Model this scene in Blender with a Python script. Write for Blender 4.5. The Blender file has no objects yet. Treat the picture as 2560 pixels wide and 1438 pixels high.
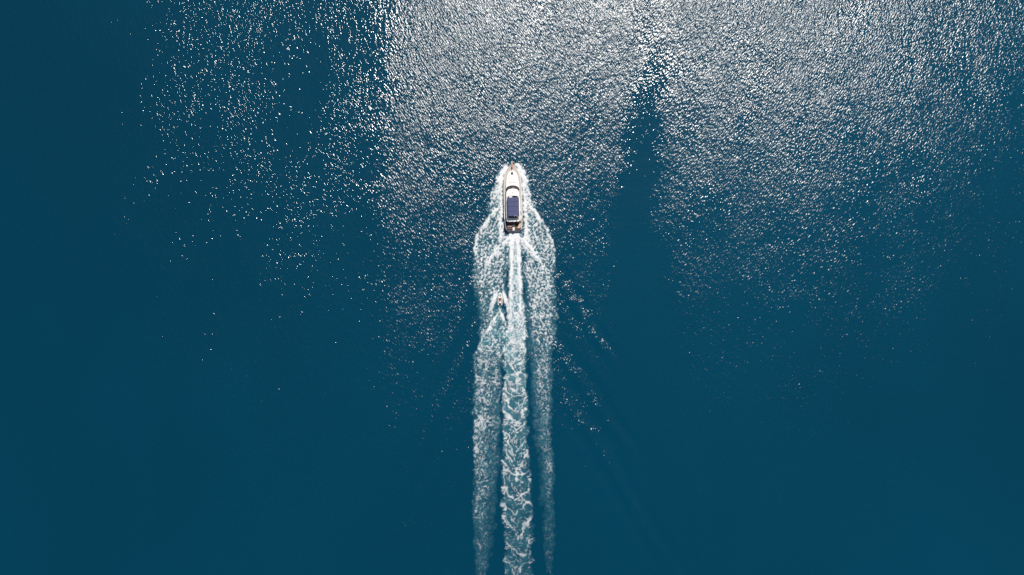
import bpy, bmesh, math, random
import numpy as np
from mathutils import Vector, Matrix

random.seed(7)
scene = bpy.context.scene
COL = scene.collection

# ---------------------------------------------------------------- camera
ALT = 185.0                                   # drone height above the sea, metres
cam_d = bpy.data.cameras.new('camera')
cam = bpy.data.objects.new('camera', cam_d)
COL.objects.link(cam)
cam.location = (0, 0, ALT)
cam.rotation_euler = (0, 0, 0)                # straight down, top of the picture is +Y
cam_d.sensor_width = 36
cam_d.lens = 36 * ALT / 256.0                 # 256 m of sea across the frame
cam_d.clip_end = 30000
scene.camera = cam

# ---------------------------------------------------------------- sky and sun
SUN = Vector((27, 97, ALT)).normalized()      # direction towards the sun
elev = math.asin(SUN.z)
azim = math.atan2(SUN.x, SUN.y)
world = bpy.data.worlds.new('World')
scene.world = world
world.use_nodes = True
wn = world.node_tree
sky = wn.nodes.new('ShaderNodeTexSky')
sky.sky_type = 'NISHITA'
sky.sun_disc = False
sky.sun_elevation = elev
sky.sun_rotation = azim
bg = wn.nodes['Background']
bg.inputs['Strength'].default_value = 0.06
wn.links.new(sky.outputs[0], bg.inputs['Color'])

sun_d = bpy.data.lights.new('sun', 'SUN')
sun_d.energy = 5.0
sun_d.angle = math.radians(0.55)
sun_d.color = (1.0, 0.95, 0.88)
sun = bpy.data.objects.new('sun', sun_d)
COL.objects.link(sun)
sun.rotation_euler = SUN.to_track_quat('Z', 'Y').to_euler()
sun.location = (20, 60, 140)

scene.view_settings.view_transform = 'Standard'
scene.view_settings.look = 'None'
scene.view_settings.gamma = 1
scene.view_settings.exposure = 0.0
scene.view_settings.use_curve_mapping = False
scene.render.engine = 'CYCLES'
scene.cycles.use_denoising = False
scene.cycles.sample_clamp_direct = 12
scene.cycles.sample_clamp_indirect = 4


# ---------------------------------------------------------------- numpy noise
def _hash(ix, iy, seed):
    h = (ix.astype(np.int64) * 374761393 + iy.astype(np.int64) * 668265263 + seed * 1442695041) & 0xffffffff
    h = ((h ^ (h >> 13)) * 1274126177) & 0xffffffff
    h = ((h ^ (h >> 16)) * 2246822519) & 0xffffffff
    return ((h ^ (h >> 15)) & 0xffffff) / float(0x1000000)


def perlin(x, y, seed=0):
    ix = np.floor(x).astype(np.int64); iy = np.floor(y).astype(np.int64)
    fx = x - ix; fy = y - iy
    u = fx * fx * fx * (fx * (fx * 6 - 15) + 10)
    v = fy * fy * fy * (fy * (fy * 6 - 15) + 10)

    def g(dx, dy):
        a = _hash(ix + dx, iy + dy, seed) * 2 * np.pi
        return np.cos(a) * (fx - dx) + np.sin(a) * (fy - dy)
    a = g(0, 0); b = g(1, 0); c = g(0, 1); d = g(1, 1)
    return ((a + (b - a) * u) * (1 - v) + (c + (d - c) * u) * v) * 1.5


def fbm(x, y, octv=3, seed=0, gain=0.5):
    s = 0; a = 1.0; f = 1.0
    for i in range(octv):
        s = s + a * perlin(x * f + 17.3 * i, y * f - 9.1 * i, seed + 31 * i)
        a *= gain; f *= 2.03
    return s


def worley_edge(x, y, seed=0):
    ix = np.floor(x).astype(np.int64); iy = np.floor(y).astype(np.int64)
    f1 = np.full(x.shape, 9.0); f2 = np.full(x.shape, 9.0)
    for dx in (-1, 0, 1):
        for dy in (-1, 0, 1):
            px = ix + dx + _hash(ix + dx, iy + dy, seed)
            py = iy + dy + _hash(ix + dx, iy + dy, seed + 101)
            d = np.hypot(px - x, py - y)
            f2 = np.where(d < f1, f1, np.minimum(f2, d))
            f1 = np.minimum(f1, d)
    return f2 - f1


def sstep(a, b, x):
    t = np.clip((x - a) / (b - a), 0, 1)
    return t * t * (3 - 2 * t)


def tab(y, pts):
    p = np.array(pts, float)
    return np.interp(y, p[:, 0], p[:, 1])


def ranked(a):
    f = a.ravel(); r = np.empty(f.size); r[np.argsort(f, kind='stable')] = np.linspace(0, 1, f.size)
    return r.reshape(a.shape)


# chart of the sea: PX, PY are decimetres, origin 128 m left and 71.9 m ahead of the camera
def chart(x, y):
    return 1280 + x * 10, 719 - y * 10


def seg_dist(px, py, a, b):
    ax, ay = a; bx, by = b
    dx, dy = bx - ax, by - ay
    L = math.hypot(dx, dy)
    t = ((px - ax) * dx + (py - ay) * dy) / (L * L)
    s = ((px - ax) * dy - (py - ay) * dx) / L       # signed distance, + on the right when looking astern->ahead
    return t, s


ARMS = [  # crests of the diverging waves: start, end, amplitude m, wavelength dm
    ((1372, 660), (1540, 920), 0.22, 40),
    ((1376, 850), (1590, 1150), 0.28, 46),
    ((1395, 960), (1700, 1460), 0.30, 52),
    ((1188, 690), (1090, 960), 0.08, 50),
    ((1180, 840), (1000, 1250), 0.10, 58),
    ((1170, 1010), (960, 1460), 0.08, 60),
    ((1185, 960), (1090, 1440), 0.06, 40),
    ((1182, 1100), (1030, 1500), 0.06, 44),
]


def sea_height(x, y):
    px, py = chart(x, y)
    h = 0.05 * fbm(x / 13.0, y / 13.0, 2, 5) + 0.02 * fbm(x / 4.5, y / 4.5, 2, 9)
    for a, b, A, L in ARMS:
        t, s = seg_dist(px, py, a, b)
        s = s + 8 * fbm(px / 120, py / 120, 1, 77)
        env = sstep(-0.05, 0.2, t) * (1 - sstep(0.72, 1.12, t))
        h = h + A * env * np.cos(2 * np.pi * s / L) * np.exp(-(s / (0.8 * L)) ** 2)
    far = np.clip(np.maximum(np.abs(x) - 128, np.abs(y) - 80) / 40, 0, 1)
    return h * (1 - far)


def wind_field(x, y):
    """how strongly the breeze ruffles the water: slicks are low, gusts are high"""
    px, py = chart(x, y)
    wx = px + 55 * fbm(px / 210, py / 210, 3, 21)
    wy = py + 55 * fbm(px / 210, py / 210, 3, 22)
    e = px + 14 * fbm(px / 60, py / 60, 3, 23) + (py - 100) * 0.05
    gust = sstep(950, 1060, e + 18 * fbm(px / 35, py / 45, 2, 24))
    # middle gust, with a fairly sharp left flank
    w = 0.88 + 0.07 * gust
    w = w + 0.04 * (1 - sstep(640, 760, wx))
    w = w - 0.36 * (1 - sstep(150, 560, wx))
    # slick left of the gust
    w = w - 0.34 * np.exp(-(((wx - 735) / 85) ** 2 + ((wy - 270) / 150) ** 2))
    w = w + 0.10 * np.exp(-(((wx - 730) / 120) ** 2 + ((wy - 560) / 140) ** 2))
    w = w - 0.14 * np.exp(-(((wx - 560) / 70) ** 2 + ((wy - 560) / 130) ** 2))
    w = w - 0.22 * np.exp(-(((wx - 915) / 55) ** 2 + ((wy - 620) / 90) ** 2))
    # slick lane right of the yacht
    lx = tab(py, [(-400, 1720), (60, 1655), (150, 1640), (300, 1612), (450, 1594), (700, 1592), (1000, 1600), (2000, 1600)])
    lw = tab(py, [(-400, 24), (60, 34), (200, 40), (350, 48), (700, 58), (1000, 80), (2000, 90)])
    ld = tab(py, [(-400, .06), (0, .16), (100, .24), (300, .34), (450, .42), (2000, .42)])
    lane = np.exp(-((px + 26 * fbm(px / 80, py / 120, 4, 25, 0.6) - lx) / lw) ** 2)
    w = w - ld * lane
    # the breeze dies away a little to the right and astern
    w = w - 0.015 * sstep(1660, 1800, wx) - 0.22 * sstep(1950, 2700, wx) - sstep(1590, 1720, wx) * tab(wy, [(60, 0), (200, .06), (300, .12), (450, .17), (700, .19), (1200, .22)])
    w = w - 0.03 * sstep(420, 900, py) * (1 - sstep(1500, 1600, px))
    # cat's paws
    w = w * (1 + (0.12 + 0.10 * (1 - gust)) * fbm(px / 160, py / 200 + px / 400, 3, 27) + 0.09 * fbm(px / 50, py / 80, 3, 28))
    w = w - sstep(720, 800, e) * (1 - gust) * tab(wy - 0.5 * (px - 900), [(0, .30), (180, .25), (300, .12), (420, .04), (600, .0)])
    for a, b, A, Lw in ARMS[:3]:                # ripples riding on the diverging crests
        t, s = seg_dist(px, py, a, b)
        s = s + 8 * fbm(px / 120, py / 120, 1, 77)
        w = w + 1.0 * sstep(-0.05, 0.15, t) * (1 - sstep(0.6, 1.0, t)) * np.exp(-((s + 4) / 24) ** 2) * np.clip(0.5 + 1.1 * fbm(px / 45, py / 45, 2, 78), 0, 1)
    bx_, by_ = (px - 1402) * 0.87 - (py - 760) * 0.49, (px - 1402) * 0.49 + (py - 760) * 0.87
    w = w + 0.40 * np.exp(-(bx_ / 20) ** 2 - (by_ / 60) ** 2)
    ripple = (0.08 + 0.92 * sstep(890, 1040, e)) * (1 - 0.8 * lane * sstep(20, 200, py)) * np.clip(0.9 + 0.35 * fbm(px / 130, py / 180, 3, 29), 0, 1)
    return np.clip(w, 0.12, 1.7), ripple


# ---------------------------------------------------------------- materials
def new_mat(name):
    m = bpy.data.materials.new(name)
    m.use_nodes = True
    return m, m.node_tree, m.node_tree.nodes['Principled BSDF']


def simple(name, col, rough=0.5, metal=0.0, var=0.06, scale=3.0, bump=0.0, bscale=40.0, spec=0.5):
    m, t, b = new_mat(name)
    n = t.nodes.new('ShaderNodeTexNoise'); n.inputs['Scale'].default_value = scale; n.inputs['Detail'].default_value = 4
    tc = t.nodes.new('ShaderNodeTexCoord'); t.links.new(tc.outputs['Object'], n.inputs['Vector'])
    r = t.nodes.new('ShaderNodeValToRGB')
    r.color_ramp.elements[0].position = 0.3; r.color_ramp.elements[1].position = 0.7
    r.color_ramp.elements[0].color = tuple(c * (1 - var) for c in col) + (1,)
    r.color_ramp.elements[1].color = tuple(min(1, c * (1 + var)) for c in col) + (1,)
    t.links.new(n.outputs['Fac'], r.inputs['Fac']); t.links.new(r.outputs['Color'], b.inputs['Base Color'])
    b.inputs['Roughness'].default_value = rough; b.inputs['Metallic'].default_value = metal
    b.inputs['Specular IOR Level'].default_value = spec
    if bump:
        n2 = t.nodes.new('ShaderNodeTexNoise'); n2.inputs['Scale'].default_value = bscale
        t.links.new(tc.outputs['Object'], n2.inputs['Vector'])
        bp = t.nodes.new('ShaderNodeBump'); bp.inputs['Strength'].default_value = bump; bp.inputs['Distance'].default_value = 0.02
        t.links.new(n2.outputs['Fac'], bp.inputs['Height']); t.links.new(bp.outputs['Normal'], b.inputs['Normal'])
    return m


def teak(name, c0, c1):
    m, t, b = new_mat(name)
    tc = t.nodes.new('ShaderNodeTexCoord')
    w = t.nodes.new('ShaderNodeTexWave'); w.inputs['Scale'].default_value = 5.0; w.inputs['Distortion'].default_value = 0.3
    t.links.new(tc.outputs['Object'], w.inputs['Vector'])
    r = t.nodes.new('ShaderNodeValToRGB'); e = r.color_ramp.elements
    e[0].position = 0.02; e[0].color = tuple(c * 0.35 for c in c0) + (1,)
    e[1].position = 0.14; e[1].color = c0 + (1,)
    n = t.nodes.new('ShaderNodeTexNoise'); n.inputs['Scale'].default_value = 2.5; n.inputs['Detail'].default_value = 5
    t.links.new(tc.outputs['Object'], n.inputs['Vector'])
    mx = t.nodes.new('ShaderNodeMix'); mx.data_type = 'RGBA'
    t.links.new(n.outputs['Fac'], mx.inputs[0]); t.links.new(r.outputs['Color'], mx.inputs[6]); mx.inputs[7].default_value = c1 + (1,)
    t.links.new(w.outputs['Fac'], r.inputs['Fac']); t.links.new(mx.outputs[2], b.inputs['Base Color'])
    b.inputs['Roughness'].default_value = 0.65
    return m


def make_water():
    m, t, b = new_mat('sea_water')
    N = t.nodes.new; L = t.links.new

    def math_(op, a, c=None, clamp=False):
        n = N('ShaderNodeMath'); n.operation = op; n.use_clamp = clamp
        for i, v in enumerate((a, c)):
            if v is None: continue
            if isinstance(v, (int, float)): n.inputs[i].default_value = v
            else: L(v, n.inputs[i])
        return n.outputs[0]

    def attr(nm):
        a = N('ShaderNodeAttribute'); a.attribute_name = nm; return a.outputs['Fac']
    geo = N('ShaderNodeNewGeometry')
    foam, aer, wind, side = attr('foam'), attr('aeration'), attr('wind'), attr('side')

    def waves(rot, sx, sy, detail, rough, off, dist=0.0):
        mp = N('ShaderNodeMapping'); mp.vector_type = 'POINT'
        mp.inputs['Rotation'].default_value = (0, 0, rot)
        mp.inputs['Location'].default_value = (off, off * 1.7, 0)
        L(geo.outputs['Position'], mp.inputs['Vector'])
        sc = N('ShaderNodeVectorMath'); sc.operation = 'MULTIPLY'; sc.inputs[1].default_value = (sx, sy, 0)
        L(mp.outputs[0], sc.inputs[0])
        n = N('ShaderNodeTexNoise'); n.noise_dimensions = '2D'
        n.inputs['Scale'].default_value = 1; n.inputs['Detail'].default_value = detail
        n.inputs['Roughness'].default_value = rough; n.inputs['Distortion'].default_value = dist
        L(sc.outputs[0], n.inputs['Vector'])
        return n.outputs['Fac']
    # left half: crests run up-left to down-right; right half: up-right to down-left
    a1 = waves(math.radians(-31), 3.0, 0.95, 1.0, 0.45, 3.1)
    b1 = waves(math.radians(30), 3.1, 1.25, 1.0, 0.45, 41.7)
    mixn = N('ShaderNodeMix'); L(side, mixn.inputs[0]); L(a1, mixn.inputs[2]); L(b1, mixn.inputs[3])
    c1 = waves(math.radians(50), 2.1, 1.5, 0.0, 0.4, 17.3)
    c2 = waves(math.radians(-12), 0.95, 0.5, 1.0, 0.4, 71.9)
    c3 = waves(math.radians(20), 0.16, 0.12, 1.0, 0.4, 111.0)
    c4 = waves(math.radians(8), 6.5, 3.6, 0.0, 0.4, 57.0)
    h = math_('MULTIPLY', mixn.outputs[0], SLOPE * 0.112)
    h = math_('ADD', h, math_('MULTIPLY', c4, SLOPE * 0.016))
    h = math_('ADD', h, math_('MULTIPLY', c1, SLOPE * 0.024))
    h = math_('ADD', h, math_('MULTIPLY', c2, SLOPE * 0.10))
    h = math_('ADD', h, math_('MULTIPLY', c3, SLOPE * 0.09))
    h = math_('MULTIPLY', h, wind)
    bp = N('ShaderNodeBump'); bp.inputs['Strength'].default_value = 1.0; bp.inputs['Distance'].default_value = 1.0
    L(h, bp.inputs['Height'])
    # body colour of the deep water, vignette painted in as slow patches
    deep = N('ShaderNodeMix'); deep.data_type = 'RGBA'
    L(attr('vignette_tint'), deep.inputs[0])
    deep.inputs[6].default_value = WATER_A + (1,)
    deep.inputs[7].default_value = WATER_B + (1,)
    m1 = N('ShaderNodeMix'); m1.data_type = 'RGBA'
    L(aer, m1.inputs[0]); L(deep.outputs[2], m1.inputs[6]); m1.inputs[7].default_value = (0.075, 0.235, 0.27, 1)
    m2 = N('ShaderNodeMix'); m2.data_type = 'RGBA'
    L(foam, m2.inputs[0]); L(m1.outputs[2], m2.inputs[6]); m2.inputs[7].default_value = (0.64, 0.65, 0.66, 1)
    # light scattered back from within the water does not care about ripples; the mirror on top does
    t.nodes.remove(b)
    df = N('ShaderNodeBsdfDiffuse'); L(m2.outputs[2], df.inputs['Color'])
    nm = N('ShaderNodeMix'); nm.data_type = 'VECTOR'
    L(math_('ADD', math_('MULTIPLY', foam, 0.88), 0.12), nm.inputs[0]); nm.inputs[4].default_value = (0, 0, 1); L(geo.outputs['Normal'], nm.inputs[5])
    L(nm.outputs[1], df.inputs['Normal'])
    gl = N('ShaderNodeBsdfGlossy'); gl.distribution = 'BECKMANN'
    gl.inputs['Color'].default_value = (1, 1, 1, 1)
    # ripples too small to see roughen the mirror where the breeze touches it
    rw = N('ShaderNodeMapRange'); L(attr('ripple'), rw.inputs[0])
    for i_, v_ in enumerate((0.0, 1.0, WATER_ROUGH[0], WATER_ROUGH[1])): rw.inputs[i_ + 1].default_value = v_
    L(math_('ADD', math_('MULTIPLY', foam, 0.5), rw.outputs[0]), gl.inputs['Roughness'])
    L(bp.outputs['Normal'], gl.inputs['Normal'])
    fr = N('ShaderNodeFresnel'); fr.inputs['IOR'].default_value = 1.37
    L(bp.outputs['Normal'], fr.inputs['Normal'])
    ms = N('ShaderNodeMixShader')
    L(fr.outputs[0], ms.inputs[0]); L(df.outputs[0], ms.inputs[1]); L(gl.outputs[0], ms.inputs[2])
    out = [n_ for n_ in t.nodes if n_.type == 'OUTPUT_MATERIAL'][0]
    L(ms.outputs[0], out.inputs['Surface'])
    return m


SLOPE = 1.0
WATER_ROUGH = (0.088, 0.26)
WATER_A = (0.0001, 0.0275, 0.0540)
WATER_B = (0.0001, 0.0400, 0.0760)
M = {}
M['water'] = make_water()
M['gelcoat'] = simple('white_gelcoat', (0.74, 0.735, 0.72), 0.28, var=0.02, scale=1.2)
M['offwhite'] = simple('offwhite_gelcoat', (0.72, 0.69, 0.65), 0.4, var=0.03)
M['teak'] = teak('weathered_teak', (0.50, 0.435, 0.385), (0.45, 0.395, 0.35))
M['brown'] = teak('shade_brown_teak', (0.10, 0.05, 0.045), (0.14, 0.075, 0.06))  # teak with the cockpit's shade painted into its brown
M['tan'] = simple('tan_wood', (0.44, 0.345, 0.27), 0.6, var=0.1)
M['glass'] = simple('smoked_glass', (0.040, 0.032, 0.042), 0.35, var=0.1, spec=0.25)
M['navy'] = simple('navy_canvas', (0.058, 0.068, 0.150), 0.85, var=0.12, scale=5, bump=0.4, bscale=30)
M['cream'] = simple('cream_vinyl', (0.76, 0.70, 0.64), 0.55, var=0.03, bump=0.15, bscale=14)
M['steel'] = simple('stainless_steel', (0.62, 0.62, 0.63), 0.25, metal=1.0, var=0.03)
M['dark'] = simple('black_rubber', (0.025, 0.024, 0.027), 0.6, var=0.2)
M['grey'] = simple('grey_vinyl', (0.16, 0.155, 0.16), 0.6, var=0.1)
M['bluegrey'] = simple('shaded_gunwale', (0.22, 0.27, 0.38), 0.25, var=0.05)  # bluish shade on the left gunwale, put into the colour
M['antifoul'] = simple('dark_blue_antifouling', (0.02, 0.03, 0.07), 0.6, var=0.2)
M['red'] = simple('red_fabric', (0.46, 0.055, 0.06), 0.8, var=0.12, bump=0.3)
M['pink'] = simple('pink_vinyl', (0.62, 0.20, 0.30), 0.55, var=0.1)
M['yellowtan'] = simple('tan_vinyl', (0.58, 0.42, 0.26), 0.55, var=0.1)
M['skin'] = simple('tanned_skin', (0.42, 0.24, 0.17), 0.55, var=0.08)
M['hair'] = simple('dark_hair', (0.025, 0.018, 0.015), 0.6, var=0.3, bump=0.4, bscale=60)
M['eye'] = simple('eye_white', (0.5, 0.5, 0.5), 0.3)
M['rope'] = simple('brown_rope', (0.16, 0.10, 0.07), 0.9, var=0.2, bump=0.5)


# ---------------------------------------------------------------- object helpers
def tag(o, label=None, cat=None, group=None, kind=None):
    if label: o['label'] = label
    if cat: o['category'] = cat
    if group: o['group'] = group
    if kind: o['kind'] = kind
    return o


def link_mesh(name, me, mat, parent=None, smooth=True):
    o = bpy.data.objects.new(name, me)
    COL.objects.link(o)
    if mat: me.materials.append(mat)
    if smooth:
        me.polygons.foreach_set('use_smooth', [True] * len(me.polygons))
    if parent: o.parent = parent
    return o


def from_bm(name, bm, mat, parent=None, smooth=False, angle=None):
    bmesh.ops.recalc_face_normals(bm, faces=bm.faces[:])
    me = bpy.data.meshes.new(name)
    bm.to_mesh(me); bm.free()
    o = link_mesh(name, me, mat, parent, smooth)
    if angle:
        me.polygons.foreach_set('use_smooth', [True] * len(me.polygons))
        me.set_sharp_from_angle(angle=math.radians(angle))
    return o


def empty(name, loc, rz=0.0):
    o = bpy.data.objects.new(name, None)
    COL.objects.link(o)
    o.location = loc; o.rotation_euler = (0, 0, rz)
    o.empty_display_size = 0.3
    return o


def add_box(bm, cx, cy, cz, sx, sy, sz, bev=0.0, rz=0.0, taper=1.0):
    mtx = Matrix.Translation((cx, cy, cz)) @ Matrix.Rotation(rz, 4, 'Z') @ Matrix.Diagonal((sx, sy, sz, 1))
    r = bmesh.ops.create_cube(bm, size=1.0, matrix=mtx)
    vs = r['verts']
    if taper != 1.0:
        for v in vs:
            if v.co.z > cz:
                v.co.x = cx + (v.co.x - cx) * taper; v.co.y = cy + (v.co.y - cy) * taper
    if bev:
        es = list({e for v in vs for e in v.link_edges})
        bmesh.ops.bevel(bm, geom=es, offset=bev, segments=2, affect='EDGES', profile=0.6)


def add_rings(bm, rings, cap0=True, cap1=True, closed=True):
    """loft a list of equal-length rings of points"""
    vr = [[bm.verts.new(p) for p in r] for r in rings]
    n = len(vr[0])
    for a, b in zip(vr[:-1], vr[1:]):
        for i in range(n if closed else n - 1):
            j = (i + 1) % n
            try: bm.faces.new((a[i], a[j], b[j], b[i]))
            except ValueError: pass
    if cap0: bm.faces.new(vr[0][::-1])
    if cap1: bm.faces.new(vr[-1])


def add_tube(bm, pts, r, seg=6, cap=True):
    pts = [Vector(p) for p in pts]
    rr = r if isinstance(r, (list, tuple)) else [r] * len(pts)
    rings = []
    for i, p in enumerate(pts):
        d = (pts[min(i + 1, len(pts) - 1)] - pts[max(i - 1, 0)]).normalized()
        up = Vector((0, 0, 1)) if abs(d.z) < 0.9 else Vector((0, 1, 0))
        a = d.cross(up).normalized(); b = d.cross(a)
        rings.append([p + (a * math.cos(2 * math.pi * k / seg) + b * math.sin(2 * math.pi * k / seg)) * rr[i] for k in range(seg)])
    add_rings(bm, rings, cap, cap)


def outline(tbl, y0, y1, n=26, inset=0.0, flat0=True):
    """closed plan outline symmetric about x=0 from a (y, halfwidth) table, counter-clockwise"""
    ys = np.array([y0 + (y1 - y0) * (0.5 - 0.5 * math.cos(math.pi * k / (n - 1))) for k in range(n)])
    hw = tab(ys, tbl)
    hw = np.maximum(hw - inset, 0.005)
    right = [(float(h), float(y)) for h, y in zip(hw, ys)]
    left = [(-x, y) for x, y in reversed(right)]
    return right + left


def ring_z(ol, z):
    return [(x, y, z(x, y) if callable(z) else z) for x, y in ol]


def scale_ol(ol, s, d=0.0):
    cy = sum(p[1] for p in ol) / len(ol)
    return [(x * s, cy + (y - cy) * s + d) for x, y in ol]


def copy_tree(o, parent=None):
    c = o.copy(); COL.objects.link(c)
    if parent: c.parent = parent
    for ch in o.children: copy_tree(ch, c)
    return c


# ---------------------------------------------------------------- the sea
def grid_mesh(name, xs, ys, z, attrs, keep=None):
    nx, ny = len(xs), len(ys)
    X, Y = np.meshgrid(xs, ys)
    co = np.stack([X, Y, z], -1).reshape(-1, 3).astype(np.float32)
    i = np.arange(nx * ny).reshape(ny, nx)
    q = np.stack([i[:-1, :-1], i[:-1, 1:], i[1:, 1:], i[1:, :-1]], -1).reshape(-1, 4)
    if keep is not None: q = q[keep.reshape(-1)]
    used = np.unique(q)
    remap = np.full(nx * ny, -1, np.int64); remap[used] = np.arange(used.size)
    q = remap[q]; co = co[used]
    me = bpy.data.meshes.new(name)
    me.vertices.add(len(co)); me.vertices.foreach_set('co', co.ravel())
    me.loops.add(q.size); me.loops.foreach_set('vertex_index', q.ravel().astype(np.int32))
    me.polygons.add(len(q)); me.polygons.foreach_set('loop_start', np.arange(0, q.size, 4, dtype=np.int32))
    me.update(calc_edges=True)
    for k, v in attrs.items():
        a = me.attributes.new(k, 'FLOAT', 'POINT')
        a.data.foreach_set('value', v.reshape(-1)[used].astype(np.float32))
    return me


def vignette_tint(x, y):
    """broad colour drifts, seed chosen to paint lens darkening into the left water"""
    return np.clip(0.55 + 0.55 * fbm(x / 140, y / 140, 2, 805) + 0.10 * fbm(x / 25, y / 40, 3, 806), 0, 1)


def side_field(x, y):
    px, py = chart(x, y)
    return sstep(1380, 1720, px + 90 * fbm(px / 200, py / 200, 2, 61))


def stretched(lo, hi, step):
    core = list(np.arange(lo, hi + 1e-6, step))
    out, d, p = [], step, hi
    while p < 9000:
        d *= 1.45; p += d; out.append(p)
    return np.array([-(q - hi) + lo for q in reversed(out)] + core + out)


xs = stretched(-136, 136, 0.55)
ys = stretched(-84, 84, 0.55)
GX, GY = np.meshgrid(xs, ys)
WIND = wind_field(GX, GY)
sea_me = grid_mesh('sea', xs, ys, sea_height(GX, GY),
                   {'wind': WIND[0], 'ripple': WIND[1], 'vignette_tint': vignette_tint(GX, GY), 'side': side_field(GX, GY)})
sea = link_mesh('sea', sea_me, M['water'])
tag(sea, 'deep blue-green open sea glittering with sunlight', 'sea', kind='structure')

# ---------------------------------------------------------------- foam of the two wakes
STEP = 0.10
wx = np.arange(-12.2, 15.0, STEP)
wy = np.arange(-95.0, 31.6, STEP)
WX, WY = np.meshgrid(wx, wy)
PX, PY = chart(WX, WY)
# wobble of the chart so that no edge is ruler-straight
j1 = fbm(WX / 1.1, WY / 1.6, 3, 201); j2 = fbm(WX / 4.0, WY / 6.0, 2, 202)
JX = PX + 4.5 * j1 + 4.0 * j2
JXs = PX + 1.5 * j1


def band(xl, xr, soft_l=5, soft_r=5, X=None):
    X = JX if X is None else X
    a, b = tab(PY, xl), tab(PY, xr)
    return sstep(-soft_l / 2, soft_l, X - a) * sstep(-soft_r / 2, soft_r, b - X), (X - a) / np.maximum(b - a, 1)


def crest(pts, w0, w1, s0, s1, inner=1, trail=14):
    """bright ragged edge of a sheet of thrown water; fades quickly outside, slowly inside"""
    p = np.array(pts, float)
    y0, y1 = p[0, 0], p[-1, 0]
    c = np.interp(PY, p[:, 0], p[:, 1])
    t = np.clip((PY - y0) / (y1 - y0), 0, 1)
    w = w0 + (w1 - w0) * t
    d = (PX + 2.6 * j1 + 1.5 * j2 - c) * inner                      # positive towards the wake's middle
    prof = np.where(d < 0, np.exp(-(d / (0.45 * w)) ** 2), np.exp(-np.abs(d / w) ** 1.5) * 0.68 + 0.32 * np.exp(-d / trail))
    ends = sstep(-4, 4, PY - y0) * (1 - sstep(y1 - 25, y1 + 6, PY))
    gap = np.clip(0.88 + 0.55 * fbm(WX / 1.0, WY / 1.6, 3, 208), 0.55, 1.15)
    return prof * ends * (s0 + (s1 - s0) * t) * gap


HULL_L = [(400, 1281), (411, 1279), (418, 1271.5), (425, 1267), (433, 1264), (441, 1261.5), (471, 1259.5), (550, 1262), (577, 1266)]
HULL_R = [(400, 1281), (411, 1281), (418, 1288), (425, 1292.5), (433, 1296), (441, 1298.5), (471, 1301.5), (550, 1303.5), (577, 1302)]

# --- left bank of the yacht's wake
L_xl = [(400, 1278), (408, 1266), (411, 1258), (430, 1245), (457, 1239), (480, 1229), (505, 1223), (526, 1222), (543, 1221), (568, 1205),
        (593, 1191), (616, 1186), (651, 1186), (691, 1184), (723, 1186), (748, 1190), (781, 1196), (828, 1199), (862, 1194), (880, 1189),
        (960, 1184), (1100, 1182), (1200, 1185), (1300, 1184), (1438, 1186), (1700, 1190)]
L_xr = [(400, 1262), (411, 1267), (416, 1270), (420, 1270)] + HULL_L[3:] + [(590, 1272), (601, 1274), (640, 1272), (700, 1268), (760, 1262), (820, 1260), (880, 1260), (960, 1255), (1100, 1253), (1200, 1248), (1300, 1244), (1438, 1240), (1700, 1232)]
fray = tab(PY, [(400, 6), (600, 8), (680, 18), (760, 26), (880, 16), (1700, 20)])
mL, sL = band(L_xl, L_xr, fray, tab(PY, [(600, 8), (900, 16), (1700, 20)]))
dL_out = tab(PY, [(405, 1.1), (440, 1.05), (458, .80), (475, .62), (500, .48), (525, .32), (545, .28), (600, .33), (640, .44), (690, .42), (720, .36), (760, .30), (830, .38), (870, .52), (960, .53), (1060, .50), (1130, .46), (1200, .40), (1300, .30), (1400, .20), (1500, .12), (1680, .0)])
dL_in = tab(PY, [(405, 1.1), (455, 1.05), (500, .70), (560, .48), (620, .38), (700, .42), (760, .40), (830, .42), (880, .34), (960, .26), (1060, .22), (1200, .16), (1300, .10), (1438, .05), (1600, .0)])
DL = (dL_out + (dL_in - dL_out) * sstep(0.25, 0.75, sL))
# --- right bank
R_xl = [(400, 1298), (411, 1287), (416, 1288), (420, 1290)] + HULL_R[3:] + [(590, 1302), (601, 1302), (640, 1308), (700, 1310), (760, 1312), (820, 1318), (900, 1321), (960, 1323), (1040, 1328), (1120, 1334), (1200, 1338), (1438, 1344), (1700, 1350)]
R_xr = [(400, 1283), (408, 1297), (411, 1304), (440, 1317), (461, 1323), (480, 1330), (505, 1335), (520, 1336), (547, 1352), (572, 1368), (595, 1378), (620, 1385),
        (651, 1388), (691, 1386), (720, 1388), (780, 1394), (830, 1392), (880, 1382), (960, 1376), (1040, 1378), (1120, 1384), (1200, 1386), (1438, 1390), (1700, 1395)]
mR, sR = band(R_xl, R_xr, tab(PY, [(600, 8), (900, 14), (1700, 20)]), fray + sstep(760, 860, PY) * 8)
dR_out = tab(PY, [(405, 1.1), (440, 1.05), (458, .84), (475, .66), (500, .50), (530, .38), (560, .31), (600, .36), (650, .52), (720, .50), (780, .45), (850, .42), (900, .42), (960, .38), (1040, .32), (1100, .27), (1200, .24), (1300, .20), (1438, .15), (1600, 0)])
dR_in = tab(PY, [(405, 1.1), (455, 1.05), (500, .70), (560, .48), (620, .42), (680, .54), (760, .50), (820, .36), (900, .22), (960, .17), (1040, .13), (1200, .06), (1438, .04), (1600, 0)])
DR = (dR_in + (dR_out - dR_in) * sstep(0.25, 0.75, sR))
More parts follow.
